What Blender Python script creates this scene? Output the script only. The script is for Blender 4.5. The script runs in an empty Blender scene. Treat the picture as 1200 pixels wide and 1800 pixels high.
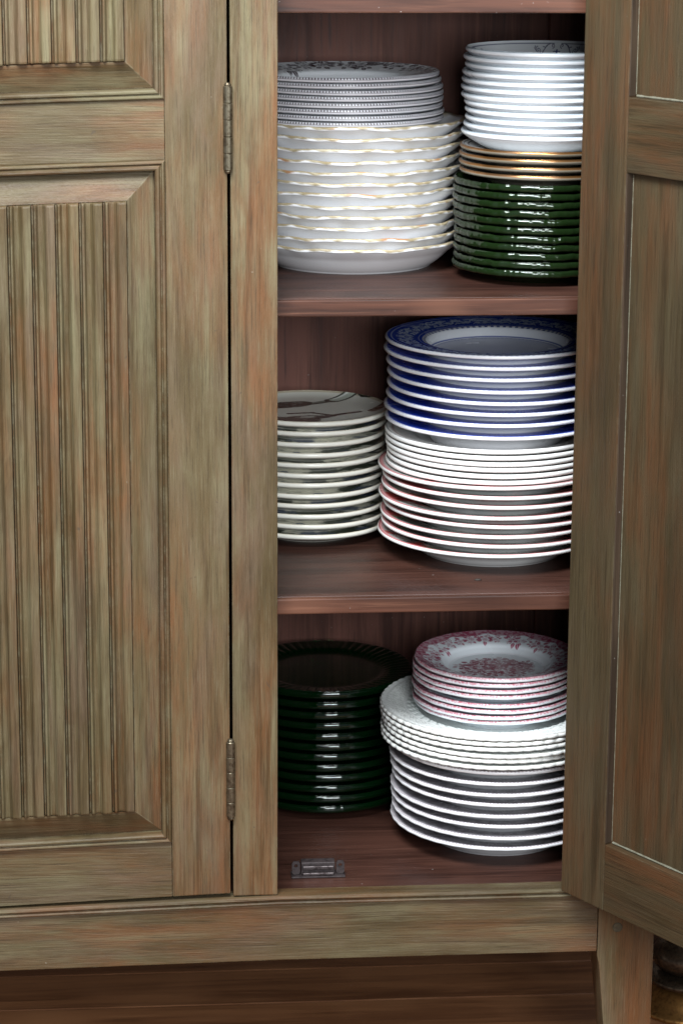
import bpy, bmesh, math, random
import numpy as np
from mathutils import Matrix, Vector

SC = bpy.context.scene
COL = SC.collection
rng = random.Random(7)
PI = math.pi

# ------------------------------------------------------------------ camera
cam_d = bpy.data.cameras.new('camera')
cam = bpy.data.objects.new('camera', cam_d)
COL.objects.link(cam)
_r = Vector((0.99659966, -0.08218305, 0.00592197))
_u = Vector((0.01443922, 0.24495365, 0.96942726))
_f = Vector((0.0811211, 0.96604537, -0.24530739))
cam.matrix_world = Matrix(((_r.x, _u.x, -_f.x, -0.25417943), (_r.y, _u.y, -_f.y, -3.02694215),
                           (_r.z, _u.z, -_f.z, 1.55207448), (0, 0, 0, 1)))
cam_d.sensor_fit = 'VERTICAL'
cam_d.sensor_height = 36.0
cam_d.lens = 4700 / 1800 * 36.0
cam_d.clip_start = 0.05
cam_d.clip_end = 60
cam_d.dof.use_dof = True
cam_d.dof.focus_distance = 3.28
cam_d.dof.aperture_fstop = 9.0
SC.camera = cam

# ------------------------------------------------------------------ world and light
w = bpy.data.worlds.new('World')
SC.world = w
w.use_nodes = True
bg = w.node_tree.nodes['Background']
bg.inputs[0].default_value = (0.80, 0.88, 1.0, 1)
bg.inputs[1].default_value = 0.25


def area(name, loc, target, sx, sy, power, color):
    d = bpy.data.lights.new(name, 'AREA')
    d.shape = 'RECTANGLE'
    d.size, d.size_y = sx, sy
    d.energy = power
    d.color = color
    o = bpy.data.objects.new(name, d)
    COL.objects.link(o)
    o.location = loc
    o.rotation_euler = (Vector(target) - Vector(loc)).to_track_quat('-Z', 'Y').to_euler()
    return o


area('window_light', (0.32, -3.4, 1.84), (0.1, 0.15, 0.85), 1.2, 1.15, 106, (0.92, 0.965, 1.0))
area('ceiling_light', (-0.45, -1.25, 2.55), (-0.05, 0.0, 1.1), 1.0, 0.8, 112, (0.92, 0.965, 1.0))

SC.view_settings.view_transform = 'Standard'
SC.view_settings.look = 'None'
SC.view_settings.gamma = 1
SC.view_settings.exposure = 0.09
SC.render.engine = 'CYCLES'
SC.cycles.use_denoising = True
SC.cycles.max_bounces = 14
SC.cycles.transmission_bounces = 12
SC.cycles.glossy_bounces = 6
SC.cycles.diffuse_bounces = 6
SC.cycles.caustics_reflective = False
SC.cycles.caustics_refractive = False
SC.cycles.sample_clamp_indirect = 6


# ------------------------------------------------------------------ material helpers
class NT:
    def __init__(s, name):
        s.m = bpy.data.materials.new(name)
        s.m.use_nodes = True
        s.t = s.m.node_tree
        s.b = s.t.nodes['Principled BSDF']

    def n(s, typ, **kw):
        nd = s.t.nodes.new(typ)
        for k, v in kw.items():
            if hasattr(nd, k):
                setattr(nd, k, v)
        return nd

    def set(s, sock, v):
        if isinstance(v, bpy.types.NodeSocket):
            s.t.links.new(v, sock)
        else:
            sock.default_value = v

    def math(s, op, a, b=0.0, c=None, clamp=False):
        nd = s.n('ShaderNodeMath', operation=op, use_clamp=clamp)
        s.set(nd.inputs[0], a)
        s.set(nd.inputs[1], b)
        if c is not None:
            s.set(nd.inputs[2], c)
        return nd.outputs[0]

    def mix(s, fac, a, b, mode='MIX'):
        nd = s.n('ShaderNodeMix', data_type='RGBA', blend_type=mode)
        s.set(nd.inputs[0], fac)
        for i, v in ((6, a), (7, b)):
            s.set(nd.inputs[i], v if isinstance(v, bpy.types.NodeSocket) else (*v, 1) if len(v) == 3 else v)
        return nd.outputs[2]

    def smooth(s, v, lo, hi):
        nd = s.n('ShaderNodeMapRange', interpolation_type='SMOOTHSTEP')
        s.set(nd.inputs[0], v)
        nd.inputs[1].default_value, nd.inputs[2].default_value = lo, hi
        return nd.outputs[0]

    def coords(s, scale, off=0.0):
        tc = s.n('ShaderNodeTexCoord')
        oi = s.n('ShaderNodeObjectInfo')
        mp = s.n('ShaderNodeMapping')
        s.t.links.new(tc.outputs['Object'], mp.inputs[0])
        mp.inputs['Scale'].default_value = scale
        ad = s.n('ShaderNodeVectorMath', operation='ADD')
        s.t.links.new(mp.outputs[0], ad.inputs[0])
        cb = s.n('ShaderNodeCombineXYZ')
        for i, k in enumerate((37.0, 51.0, 23.0)):
            s.set(cb.inputs[i], s.math('MULTIPLY_ADD', oi.outputs['Random'], k, off + i))
        s.t.links.new(cb.outputs[0], ad.inputs[1])
        return ad.outputs[0]

    def noise(s, vec, detail=4.0, rough=0.6, dist=0.0, scale=1.0):
        nd = s.n('ShaderNodeTexNoise')
        s.t.links.new(vec, nd.inputs['Vector'])
        nd.inputs['Scale'].default_value = scale
        nd.inputs['Detail'].default_value = detail
        nd.inputs['Roughness'].default_value = rough
        nd.inputs['Distortion'].default_value = dist
        return nd.outputs[0]

    def bump(s, h, strength, dist):
        nd = s.n('ShaderNodeBump')
        nd.inputs['Strength'].default_value = strength
        nd.inputs['Distance'].default_value = dist
        s.set(nd.inputs['Height'], h)
        s.t.links.new(nd.outputs[0], s.b.inputs['Normal'])

    def out(s, **kw):
        for k, v in kw.items():
            k = k.replace('_', ' ')
            s.set(s.b.inputs[k], v)
        return s.m


def sc3(axis, across, along):
    v = [across] * 3
    v['XYZ'.index(axis)] = along
    return v


def painted_wood(name, axis, tone=1.0, pale=1.0, warm=0.0):
    """brown wood under a worn wash of sage, mauve and rust, brushed out along the grain"""
    m = NT(name)
    t = lambda r, g, b: (r * tone * 1.02, g * tone * 0.95, b * tone * 0.83)
    a = m.noise(m.coords(sc3(axis, 15, 1.6)), 4, 0.6, 0.2)
    b = m.noise(m.coords(sc3(axis, 80, 4.0), 5), 4, 0.65, 0.3)
    c = m.noise(m.coords(sc3(axis, 560, 16.0), 9), 4, 0.75)
    d = m.noise(m.coords(sc3(axis, 26, 5.0), 17), 5, 0.62, 0.5)
    e = m.noise(m.coords(sc3(axis, 30, 4.0), 29), 5, 0.66, 0.5)
    f_ = m.noise(m.coords(sc3(axis, 90, 9.0), 53), 4, 0.6, 0.3)
    blot = m.noise(m.coords(sc3(axis, 8, 3.4), 3), 3, 0.55, 0.3)
    blot2 = m.noise(m.coords(sc3(axis, 11, 5.0), 33), 4, 0.6, 0.3)
    base = m.mix(m.smooth(a, 0.30, 0.70), t(0.090, 0.062, 0.024), t(0.168, 0.132, 0.070))
    base = m.mix(m.math('MULTIPLY', m.smooth(d, 0.40, 0.72), 0.60 * pale), base, t(0.205, 0.150, 0.114))
    org = m.math('MULTIPLY', m.math('MULTIPLY', m.smooth(e, 0.34, 0.66), m.smooth(blot, 0.38 - warm, 0.62 - warm)), m.math('MULTIPLY_ADD', f_, 0.8, 0.27), None, True)
    base = m.mix(org, base, t(0.245, 0.095, 0.033))
    sage = m.math('MULTIPLY', m.math('MULTIPLY', m.smooth(b, 0.36, 0.68), m.smooth(blot2, 0.38, 0.66)), 0.72 * pale)
    base = m.mix(sage, base, t(0.265, 0.255, 0.160))
    base = m.mix(m.math('MULTIPLY', m.smooth(b, 0.47, 0.28), 0.62), base, t(0.062, 0.042, 0.018))
    base = m.mix(m.math('MULTIPLY', m.smooth(c, 0.50, 0.30), 0.60), base, t(0.048, 0.034, 0.018))
    base = m.mix(m.math('MULTIPLY', m.smooth(c, 0.54, 0.74), 0.42 * pale), base, t(0.32, 0.295, 0.22))
    grime = m.noise(m.coords(sc3(axis, 13, 3.0), 83), 5, 0.68, 0.6)
    base = m.mix(m.math('MULTIPLY', m.smooth(grime, 0.54, 0.72), 0.55), base, t(0.070, 0.048, 0.022))
    bv = m.n('ShaderNodeBevel', samples=4)
    bv.inputs['Radius'].default_value = 0.0022
    ge = m.n('ShaderNodeNewGeometry')
    dp = m.n('ShaderNodeVectorMath', operation='DOT_PRODUCT')
    m.t.links.new(bv.outputs[0], dp.inputs[0]); m.t.links.new(ge.outputs['Normal'], dp.inputs[1])
    edge = m.smooth(m.math('SUBTRACT', 1.0, dp.outputs['Value']), 0.03, 0.20)
    wn = m.noise(m.coords((40, 40, 40), 47), 4, 0.7, 0.3)
    base = m.mix(m.math('MULTIPLY', edge, m.math('MULTIPLY', m.smooth(wn, 0.46, 0.62), 0.75)), base, t(0.36, 0.34, 0.25))
    base = m.mix(m.math('MULTIPLY', edge, m.math('MULTIPLY', m.smooth(wn, 0.52, 0.36), 0.75)), base, t(0.20, 0.075, 0.028))
    ch = m.noise(m.coords((95, 95, 95), 41), 3, 0.7, 0.4)
    ch2 = m.noise(m.coords((9, 9, 9), 43), 2, 0.5)
    chip = m.math('MULTIPLY', m.smooth(ch, 0.73, 0.765), m.smooth(ch2, 0.5, 0.6))
    base = m.mix(m.math('MULTIPLY', chip, 0.75), base, (0.46, 0.45, 0.38))
    dk = m.math('MULTIPLY', m.smooth(m.noise(m.coords((48, 48, 48), 61), 3, 0.7, 0.5), 0.70, 0.75), 0.6)
    base = m.mix(dk, base, (0.05, 0.037, 0.025))
    m.bump(m.math('ADD', m.math('MULTIPLY', c, 0.8), m.math('MULTIPLY', b, 0.6)), 0.7, 0.0014)
    m.b.inputs['Specular IOR Level'].default_value = 0.32
    return m.out(Base_Color=base, Roughness=m.math('MULTIPLY_ADD', b, 0.25, 0.42))


def dark_wood(name, axis, c0, c1, c2, rough=0.32, spec=0.3):
    m = NT(name)
    a = m.noise(m.coords(sc3(axis, 22, 1.6)), 4, 0.6, 0.9)
    b = m.noise(m.coords(sc3(axis, 210, 7.0), 5), 4, 0.65, 0.3)
    k = m.noise(m.coords((6, 6, 6), 31), 2, 0.5)
    base = m.mix(m.smooth(a, 0.33, 0.68), c0, c1)
    base = m.mix(m.math('MULTIPLY', m.smooth(b, 0.52, 0.75), 0.45), base, c2)
    base = m.mix(m.math('MULTIPLY', m.smooth(b, 0.45, 0.28), 0.6), base, tuple(x * 0.35 for x in c0))
    base = m.mix(m.math('MULTIPLY', m.smooth(k, 0.5, 0.7), 0.3), base, c2)
    dust = m.math('MULTIPLY', m.smooth(m.noise(m.coords((240, 240, 240), 71), 2, 0.6), 0.765, 0.785), 0.6)
    base = m.mix(dust, base, (0.5, 0.47, 0.45))
    m.bump(b, 0.22, 0.0008)
    m.b.inputs['Specular IOR Level'].default_value = spec
    return m.out(Base_Color=base, Roughness=m.math('MULTIPLY_ADD', b, 0.25, rough))


def metal(name, c, rough, metallic=1.0, spots=None, bump=0.25):
    m = NT(name)
    n1 = m.noise(m.coords((150, 150, 150)), 4, 0.65)
    base = m.mix(m.smooth(n1, 0.42, 0.66), c, spots or tuple(x * 0.4 for x in c))
    m.bump(n1, bump, 0.0006)
    return m.out(Base_Color=base, Roughness=m.math('MULTIPLY_ADD', n1, 0.3, rough), Metallic=metallic)


def ceramic(name, rough=0.16, bump=0.0):
    m = NT(name)
    at = m.n('ShaderNodeAttribute', attribute_name='glaze')
    n1 = m.noise(m.coords((14, 14, 30)), 3, 0.6)
    base = m.mix(m.math('MULTIPLY', m.smooth(n1, 0.4, 0.75), 0.10), at.outputs['Color'], (0.72, 0.70, 0.66))
    if bump:
        m.bump(m.noise(m.coords((420, 420, 420)), 3, 0.6), bump, 0.0005)
    m.out(Base_Color=base, Metallic=at.outputs['Alpha'], Roughness=m.math('MULTIPLY_ADD', n1, 0.16, rough - 0.06))
    m.b.inputs['Coat Weight'].default_value = 0.05
    m.b.inputs['Specular IOR Level'].default_value = 0.36
    m.b.inputs['Coat Roughness'].default_value = 0.05
    return m.m


def glass(name, col, rough, bscale, bstr):
    m = NT(name)
    n1 = m.noise(m.coords((bscale, bscale, bscale * 1.5)), 3, 0.6, 0.3)
    m.bump(n1, bstr, 0.002)
    m.out(Base_Color=(*col, 1), Roughness=rough, IOR=1.5)
    m.b.inputs['Transmission Weight'].default_value = 0.85
    return m.m


WV = painted_wood('painted_wood_vertical', 'Z', 0.58)
WH = painted_wood('painted_wood_horizontal', 'X', 0.53)
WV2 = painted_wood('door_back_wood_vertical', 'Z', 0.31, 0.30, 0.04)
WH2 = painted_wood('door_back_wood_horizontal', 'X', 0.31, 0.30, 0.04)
MAH_X = dark_wood('mahogany_shelf', 'X', (0.026, 0.0105, 0.0075), (0.062, 0.026, 0.018), (0.12, 0.055, 0.038), 0.27)
MAH_E = dark_wood('mahogany_edge', 'X', (0.030, 0.0105, 0.006), (0.092, 0.035, 0.020), (0.19, 0.085, 0.050), 0.40, 0.25)  # paler than the shelf tops: part stain, part light put into the colour
MAH_Z = dark_wood('mahogany_back', 'Z', (0.062, 0.021, 0.014), (0.165, 0.064, 0.045), (0.27, 0.12, 0.085), 0.46)
MAH_Y = dark_wood('mahogany_side', 'Z', (0.040, 0.018, 0.013), (0.075, 0.034, 0.024), (0.12, 0.06, 0.042), 0.46)
FLOORM = dark_wood('floor_oak', 'X', (0.15, 0.060, 0.026), (0.33, 0.145, 0.062), (0.46, 0.22, 0.10), 0.24, 0.5)
SKIRT = dark_wood('skirting_wood', 'X', (0.06, 0.03, 0.018), (0.10, 0.05, 0.03), (0.15, 0.08, 0.05), 0.4)
HINGE = metal('hinge_iron', (0.17, 0.145, 0.10), 0.24, 0.85, (0.08, 0.06, 0.038), 0.05)
CATCH = metal('catch_iron', (0.050, 0.038, 0.038), 0.42, 0.3, (0.022, 0.016, 0.016))
STEEL = metal('catch_steel', (0.13, 0.11, 0.11), 0.30, 0.9, (0.05, 0.038, 0.038))
BRONZE = metal('lamp_bronze', (0.16, 0.12, 0.08), 0.16, 0.9, (0.07, 0.05, 0.035))
BRASS = metal('lamp_brass', (0.50, 0.26, 0.08), 0.24, 0.9, (0.25, 0.12, 0.04))
WALLM = NT('wall_plaster').out(Base_Color=(0.35, 0.33, 0.30, 1), Roughness=0.8)
CER = ceramic('glazed_ceramic', 0.24)
CERG = ceramic('gilded_ceramic', 0.36)
CERR = ceramic('relief_ceramic', 0.24, 0.25)
GLASS_L = glass('bottle_green_glass', (0.040, 0.095, 0.026), 0.09, 35, 0.10)
GLASS_D = glass('dark_green_glass', (0.003, 0.046, 0.010), 0.05, 45, 0.10)


# ------------------------------------------------------------------ object helpers
def link(name, me, mat, parent=None, loc=None):
    o = bpy.data.objects.new(name, me)
    COL.objects.link(o)
    if mat is not None and len(me.materials) == 0:
        me.materials.append(mat)
    if parent is not None:
        o.parent = parent
    if loc is not None:
        o.location = loc
    return o


def tag(o, label=None, cat=None, group=None, kind=None):
    if label: o['label'] = label
    if cat: o['category'] = cat
    if group: o['group'] = group
    if kind: o['kind'] = kind
    return o


def bm_mesh(bm, name, smooth=False):
    me = bpy.data.meshes.new(name)
    bmesh.ops.recalc_face_normals(bm, faces=bm.faces)
    bm.to_mesh(me)
    bm.free()
    if smooth:
        me.polygons.foreach_set('use_smooth', [True] * len(me.polygons))
    return me


def box_mesh(name, x0, x1, y0, y1, z0, z1, bev=0.0015, seg=2, warp=None, cuts=None):
    bm = bmesh.new()
    bmesh.ops.create_cube(bm, size=1)
    for v in bm.verts:
        v.co = Vector((x0 + (v.co.x + .5) * (x1 - x0), y0 + (v.co.y + .5) * (y1 - y0), z0 + (v.co.z + .5) * (z1 - z0)))
    if cuts:
        for ax, val in cuts:
            nrm = Vector((0, 0, 0)); nrm[ax] = 1
            pt = Vector((0, 0, 0)); pt[ax] = val
            bmesh.ops.bisect_plane(bm, geom=bm.verts[:] + bm.edges[:] + bm.faces[:], plane_co=pt, plane_no=nrm)
    if bev:
        ed = [e for e in bm.edges if len(e.link_faces) == 2 and e.calc_face_angle(0) > 0.5]
        bmesh.ops.bevel(bm, geom=ed, offset=bev, segments=seg, affect='EDGES', profile=0.6)
    if warp:
        for v in bm.verts:
            v.co = Vector(warp(*v.co))
    return bm_mesh(bm, name)


def extrude_mesh(name, prof, fn, stations, warp=None, closed=True):
    """prof: (a, b) list; fn(a, b, station) -> (x, y, z); lofts the profile through the stations."""
    bm = bmesh.new()
    rows = []
    for s_ in stations:
        row = []
        for a, b in prof:
            p = fn(a, b, s_)
            if warp: p = warp(*p)
            row.append(bm.verts.new(p))
        rows.append(row)
    n = len(prof)
    for r0, r1 in zip(rows[:-1], rows[1:]):
        for i in range(n if closed else n - 1):
            j = (i + 1) % n
            bm.faces.new((r0[i], r0[j], r1[j], r1[i]))
    if closed:
        bm.faces.new(rows[0][::-1])
        bm.faces.new(rows[-1])
    return bm_mesh(bm, name)


# ------------------------------------------------------------------ the setting
FZ = -0.04
floor = link('floor', box_mesh('floor', -1.6, 1.6, -1.7, 0.62, FZ - 0.05, FZ - 0.021, 0), FLOORM)
tag(floor, kind='structure')
rowY = 0.5578
k = 0
pl_w = 0.1136
y0 = rowY - 20 * pl_w
while y0 < 0.6:
    ends = [-1.6, rng.uniform(-1.1, -0.55), rng.uniform(0.62, 1.3), 1.6]
    for a, b in zip(ends[:-1], ends[1:]):
        link('plank', box_mesh('plank', a + 0.0006, b - 0.0006, y0 + 0.0007, min(y0 + pl_w, 0.62) - 0.0007, FZ - 0.02, FZ, 0.0012, 1), FLOORM, floor)
    y0 += pl_w
wall = link('wall', box_mesh('wall', -1.6, 1.6, 0.625, 0.70, FZ - 0.05, 2.3, 0), WALLM)
tag(wall, kind='structure')
link('skirting_board', box_mesh('skirting_board', -1.6, 1.6, 0.606, 0.624, FZ + 0.001, FZ + 0.13, 0.004), SKIRT, wall)

# ------------------------------------------------------------------ the cabinet
cab = bpy.data.objects.new('cabinet', None)
COL.objects.link(cab)
cab.location = (-0.07, 0.27, FZ)
tag(cab, 'large wooden cabinet with worn green and rust wash, one door open on stacked plates', 'cabinet')
CL = Vector((0.07, -0.27, -FZ))  # children are modelled in world coordinates


def part(name, me, mat, label=None):
    o = link(name, me, mat, cab, CL)
    if label: o['label'] = label
    return o


TOPZ = 1.86
S1B, S2, S2B, S3, S3B, FB = 1.3575, 1.0297, 1.0099, 0.6698, 0.6507, 0.2975
BACKY = 0.53
XL, XR = -0.62, 0.389


def apron_warp(x, y, z):
    t = max(0.0, -0.07 - x)
    h = min(1.0, max(0.0, (z - 0.22) / 0.085))
    return (x, y, z - t * (0.0125 + 0.0135 * h))


xs_ = [(0, v) for v in (-0.45, -0.3, -0.2, -0.13, -0.07)]
part('apron', box_mesh('apron', XL + 0.072, 0.3185, 0.0, 0.022, 0.22, 0.2925, 0.0012, 2, apron_warp, xs_), WH)
# bead moulding along the top of the apron
mp_ = [(0.021, 0.2928), (-0.0015, 0.2928), (-0.0035, 0.2938), (-0.0042, 0.2955), (-0.0032, 0.2970), (-0.0012, 0.2976),
       (-0.0012, 0.2984), (-0.0034, 0.2992), (-0.0046, 0.3010), (-0.0042, 0.3028), (-0.0022, 0.3042), (0.000, 0.3046), (0.021, 0.3046)]
part('apron_moulding', extrude_mesh('apron_moulding', mp_, lambda a, b, s: (s, a, b), [XL + 0.072, -0.45, -0.3, -0.2, -0.13, -0.07, 0.08, 0.3183], apron_warp), WH)
# stiles
part('stile', box_mesh('stile', -0.1283, -0.0748, 0.0, 0.022, 0.3052, TOPZ - 0.05, 0.0016), WV)
part('stile', box_mesh('stile', 0.2885, 0.3185, 0.0, 0.022, 0.3052, TOPZ - 0.05, 0.0016), WV)


# corner posts running down into tapered legs
def post_mesh(xa, xb, inner):
    bm = bmesh.new()
    rings = []
    for z, tx in ((FZ + 0.0005, 0.026), (0.2, 0.0028), (0.215, 0.0), (TOPZ - 0.05, 0.0)):
        a, b = (xa + tx, xb) if inner > 0 else (xa, xb - tx)
        yb = 0.07 - tx
        rings.append([bm.verts.new(p) for p in ((a, 0, z), (b, 0, z), (b, yb, z), (a, yb, z))])
    for r0, r1 in zip(rings[:-1], rings[1:]):
        for i in range(4):
            bm.faces.new((r0[i], r0[(i + 1) % 4], r1[(i + 1) % 4], r1[i]))
    bm.faces.new(rings[0][::-1]); bm.faces.new(rings[-1])
    ed = [e for e in bm.edges if abs(e.verts[0].co.z - e.verts[1].co.z) > 0.005]
    bmesh.ops.bevel(bm, geom=ed, offset=0.002, segments=2, affect='EDGES', profile=0.6)
    return bm_mesh(bm, 'leg')


leg = part('leg', post_mesh(0.3192, XR, 1), WV)
part('leg', post_mesh(XL, XL + 0.0715, -1), WV)


def disc_mesh(name, c, r, axis_y0, axis_y1, seg=20):
    bm = bmesh.new()
    rows = [[bm.verts.new((c[0] + rr * math.cos(2 * PI * i / seg), y, c[1] + rr * math.sin(2 * PI * i / seg))) for i in range(seg)]
            for y, rr in ((axis_y1, r), (axis_y0 + 0.0006, r), (axis_y0, r - 0.0008))]
    for r0, r1 in zip(rows[:-1], rows[1:]):
        for i in range(seg):
            bm.faces.new((r0[i], r0[(i + 1) % seg], r1[(i + 1) % seg], r1[i]))
    bm.faces.new(rows[-1])
    return bm_mesh(bm, name)


PEG = dark_wood('peg_wood', 'Y', (0.05, 0.042, 0.026), (0.09, 0.078, 0.048), (0.13, 0.115, 0.075), 0.5)
pg = link('peg', disc_mesh('peg', (0.3435, 0.2508), 0.0062, -0.0012, 0.003), PEG, leg)

# sides, partition, top, back boards, bottom and shelves
part('side_panel', box_mesh('side_panel', 0.3705, 0.3885, 0.071, BACKY - 0.001, 0.225, TOPZ - 0.05, 0.001), MAH_Y)
part('side_panel', box_mesh('side_panel', XL + 0.0005, XL + 0.0185, 0.071, BACKY - 0.001, 0.225, TOPZ - 0.05, 0.001), WV)
part('partition', box_mesh('partition', -0.112, -0.094, 0.0225, BACKY - 0.001, FB + 0.0005, TOPZ - 0.051, 0.001), MAH_Y)
part('top_board', box_mesh('top_board', XL - 0.02, XR + 0.02, -0.025, BACKY + 0.02, TOPZ - 0.0495, TOPZ, 0.006), WH)
bx = XL + 0.002
joints = [-0.47, -0.30, -0.0905, 0.3165, XR - 0.002]
for i, e_ in enumerate(joints):
    part('back_board', box_mesh('back_board', bx + 0.0002, e_ - 0.0002, BACKY + rng.uniform(0, 0.0015), BACKY + 0.014, 0.225, TOPZ - 0.0505, 0.0014, 1), MAH_Z)
    bx = e_
part('bottom_board', box_mesh('bottom_board', XL + 0.019, 0.3700, 0.0225, BACKY - 0.001, FB - 0.02, FB, 0.001), MAH_X)
part('bottom_lip', box_mesh('bottom_lip', -0.0935, 0.3180, 0.0222, 0.0225, FB - 0.018, FB - 0.001, 0), MAH_E)
for zt, zb in ((S1B + 0.021, S1B), (S2, S2B), (S3, S3B)):
    sh = part('shelf', box_mesh('shelf', -0.0935, 0.3700, 0.0402, BACKY - 0.001, zb + 0.0004, zt, 0.0008), MAH_X)
    eb = link('edge_band', box_mesh('edge_band', -0.0935, 0.3700, 0.030, 0.040, zb, zt - 0.0003, 0.0016), MAH_E, sh)
    eb['label'] = 'lighter polished front edge of the dark shelf, partly painted light'

# magnetic catch on the bottom board
CX, CY, CZ = -0.0200, 0.0690, FB + 0.0002
mc = part('magnetic_catch', box_mesh('magnetic_catch', CX - 0.0335, CX + 0.0335, CY, CY + 0.021, CZ, CZ + 0.0022, 0.0007), CATCH,
          'rusty iron magnetic catch on the cabinet floor')
link('housing', box_mesh('housing', CX - 0.021, CX + 0.021, CY + 0.0065, CY + 0.0205, CZ + 0.0025, CZ + 0.0185, 0.0012), CATCH, mc)
link('steel_bar', box_mesh('steel_bar', CX - 0.0195, CX + 0.0195, CY + 0.0015, CY + 0.0062, CZ + 0.0025, CZ + 0.0065, 0.0012), STEEL, mc)
link('steel_bar', box_mesh('steel_bar', CX - 0.0195, CX + 0.0195, CY + 0.0035, CY + 0.0062, CZ + 0.0095, CZ + 0.0145, 0.0012), STEEL, mc)
for s in (-1, 1):
    bm = bmesh.new()
    # an upright ear with a screw hole
    xa, xb = sorted((CX + s * 0.0225, CX + s * 0.0325))
    xm, zm = (xa + xb) / 2, CZ + 0.0115
    outer = []
    N = 16
    for i in range(N):
        t = 2 * PI * (i + .5) / N
        c_, s_ = math.cos(t), math.sin(t)
        kx = 1 / max(abs(c_), abs(s_))
        outer.append((xm + c_ * kx * (xb - xa) / 2, zm + s_ * kx * 0.0085))
    inner = [(xm + 0.0023 * math.cos(2 * PI * (i + .5) / N), zm + 0.003 + 0.0023 * math.sin(2 * PI * (i + .5) / N)) for i in range(N)]
    lay = {}
    for y in (CY + 0.006, CY + 0.0085):
        lay[y] = ([bm.verts.new((p[0], y, p[1])) for p in outer], [bm.verts.new((p[0], y, p[1])) for p in inner])
    (o0, i0), (o1, i1) = lay.values()
    for i in range(N):
        j = (i + 1) % N
        bm.faces.new((o0[i], o0[j], i0[j], i0[i])); bm.faces.new((o1[j], o1[i], i1[i], i1[j]))
        bm.faces.new((o0[j], o0[i], o1[i], o1[j])); bm.faces.new((i0[i], i0[j], i1[j], i1[i]))
    link('bracket', bm_mesh(bm, 'bracket'), CATCH, mc)


# ------------------------------------------------------------------ the doors
FL_W = 0.0268
FLUTE = [(0.0002, -0.001), (0.0002, 0.0050), (0.0008, 0.0058), (0.0030, 0.0063), (0.0060, 0.0065), (0.0088, 0.0062), (0.0104, 0.0054),
         (0.0118, 0.0036), (0.0142, 0.0017), (0.0168, 0.0011), (0.0190, 0.0018), (0.0203, 0.0034), (0.0210, 0.0046),
         (0.0220, 0.0051), (0.0231, 0.0049), (0.0239, 0.0038), (0.0244, 0.0015), (0.0250, 0.0004), (0.0262, 0.0003), (0.0266, -0.001)]
MOULD = [(0.0, -0.0005), (0.0002, 0.0012), (0.0008, 0.0022), (0.0020, 0.0030), (0.0034, 0.0030), (0.0044, 0.0020), (0.0048, 0.0010),
         (0.0056, 0.0008), (0.0062, 0.0020), (0.0074, 0.0032), (0.0092, 0.0034), (0.0108, 0.0026), (0.0118, 0.0008), (0.0122, -0.0040), (0.0122, -0.0085), (0.0, -0.0085)]
BEVEL = [(0.0125, -0.0095), (0.0125, -0.0090), (0.0405, 0.0054), (0.0436, 0.0060), (0.0436, -0.0095)]
MOULD = [(a, b * 1.35 if b > 0.0 else b) for a, b in MOULD]
FLUTE = [(a, b * 1.4 + 0.0042 if b > 0 else b) for a, b in FLUTE]


def make_door(width, loc, rotz, shear, panels, zbot, ztop, sw, label, WV=WV, WH=WH):
    """Local axes: x from the hinge edge to the free edge, y outwards (the front face is y = 0), z up."""
    wp = (lambda x, y, z: (x, y, z - shear * x)) if shear else None
    TH = 0.022
    door = link('door', box_mesh('door', sw - 0.006, width - sw + 0.006, -0.0122, -0.0097, zbot + 0.02, ztop - 0.02, 0, 1, wp), WV, cab)
    door.location = Vector(loc) + CL
    door.rotation_euler = (0, 0, rotz)
    door['label'] = label
    link('stile', box_mesh('stile', 0, sw, -TH, 0, zbot, ztop, 0.0014, 2, wp), WV, door)
    link('stile', box_mesh('stile', width - sw, width, -TH, 0, zbot, ztop, 0.0014, 2, wp), WV, door)
    edges = [zbot] + [v for p in panels for v in p] + [ztop]
    for a, b in zip(edges[0::2], edges[1::2]):
        link('rail', box_mesh('rail', sw + 0.0003, width - sw - 0.0003, -TH + 0.0004, -0.0004, a, b, 0.0011, 2, wp), WH, door)
    for v0, v1 in panels:
        u0, u1 = sw, width - sw
        for nm, prof in (('moulding', MOULD), ('bevel_strip', BEVEL)):
            dz = 0.0 if nm == 'moulding' else 0.0001
            link(nm, extrude_mesh(nm, prof, lambda a, b, s: (u0 + a, b - dz, (v0 + a) if s == 0 else (v1 - a)), (0, 1), wp), WV, door)
            link(nm, extrude_mesh(nm, prof, lambda a, b, s: (u1 - a, b - dz, (v0 + a) if s == 0 else (v1 - a)), (0, 1), wp), WV, door)
            link(nm, extrude_mesh(nm, prof, lambda a, b, s: ((u0 + a) if s == 0 else (u1 - a), b - dz, v0 + a), (0, 1), wp), WH, door)
            link(nm, extrude_mesh(nm, prof, lambda a, b, s: ((u0 + a) if s == 0 else (u1 - a), b - dz, v1 - a), (0, 1), wp), WH, door)
        f0, f1 = u0 + 0.0440, u1 - 0.0440
        n = max(1, round((f1 - f0) / FL_W))
        ks = (f1 - f0) / n / FL_W
        for i in range(n):
            j1, j2 = rng.uniform(-0.0006, 0.0006), rng.uniform(-0.0006, 0.0006)
            st = [(v0 + 0.0442 + j1, 0.78), (v0 + 0.0452 + j1, 0.95), (v0 + 0.0470 + j1, 1)] + \
                 [(v0 + (v1 - v0) * t, rng.uniform(0.94, 1.05)) for t in (0.25, 0.4, 0.55, 0.7, 0.82)] + \
                 [(v1 - 0.0470 + j2, 1), (v1 - 0.0452 + j2, 0.95), (v1 - 0.0442 + j2, 0.78)]
            link('flute', extrude_mesh('flute', FLUTE, lambda a, b, s: (f0 + (i * FL_W + a) * ks, b * s[1] if b > 0 else b, s[0]), st, wp), WV, door)
    return door


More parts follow.
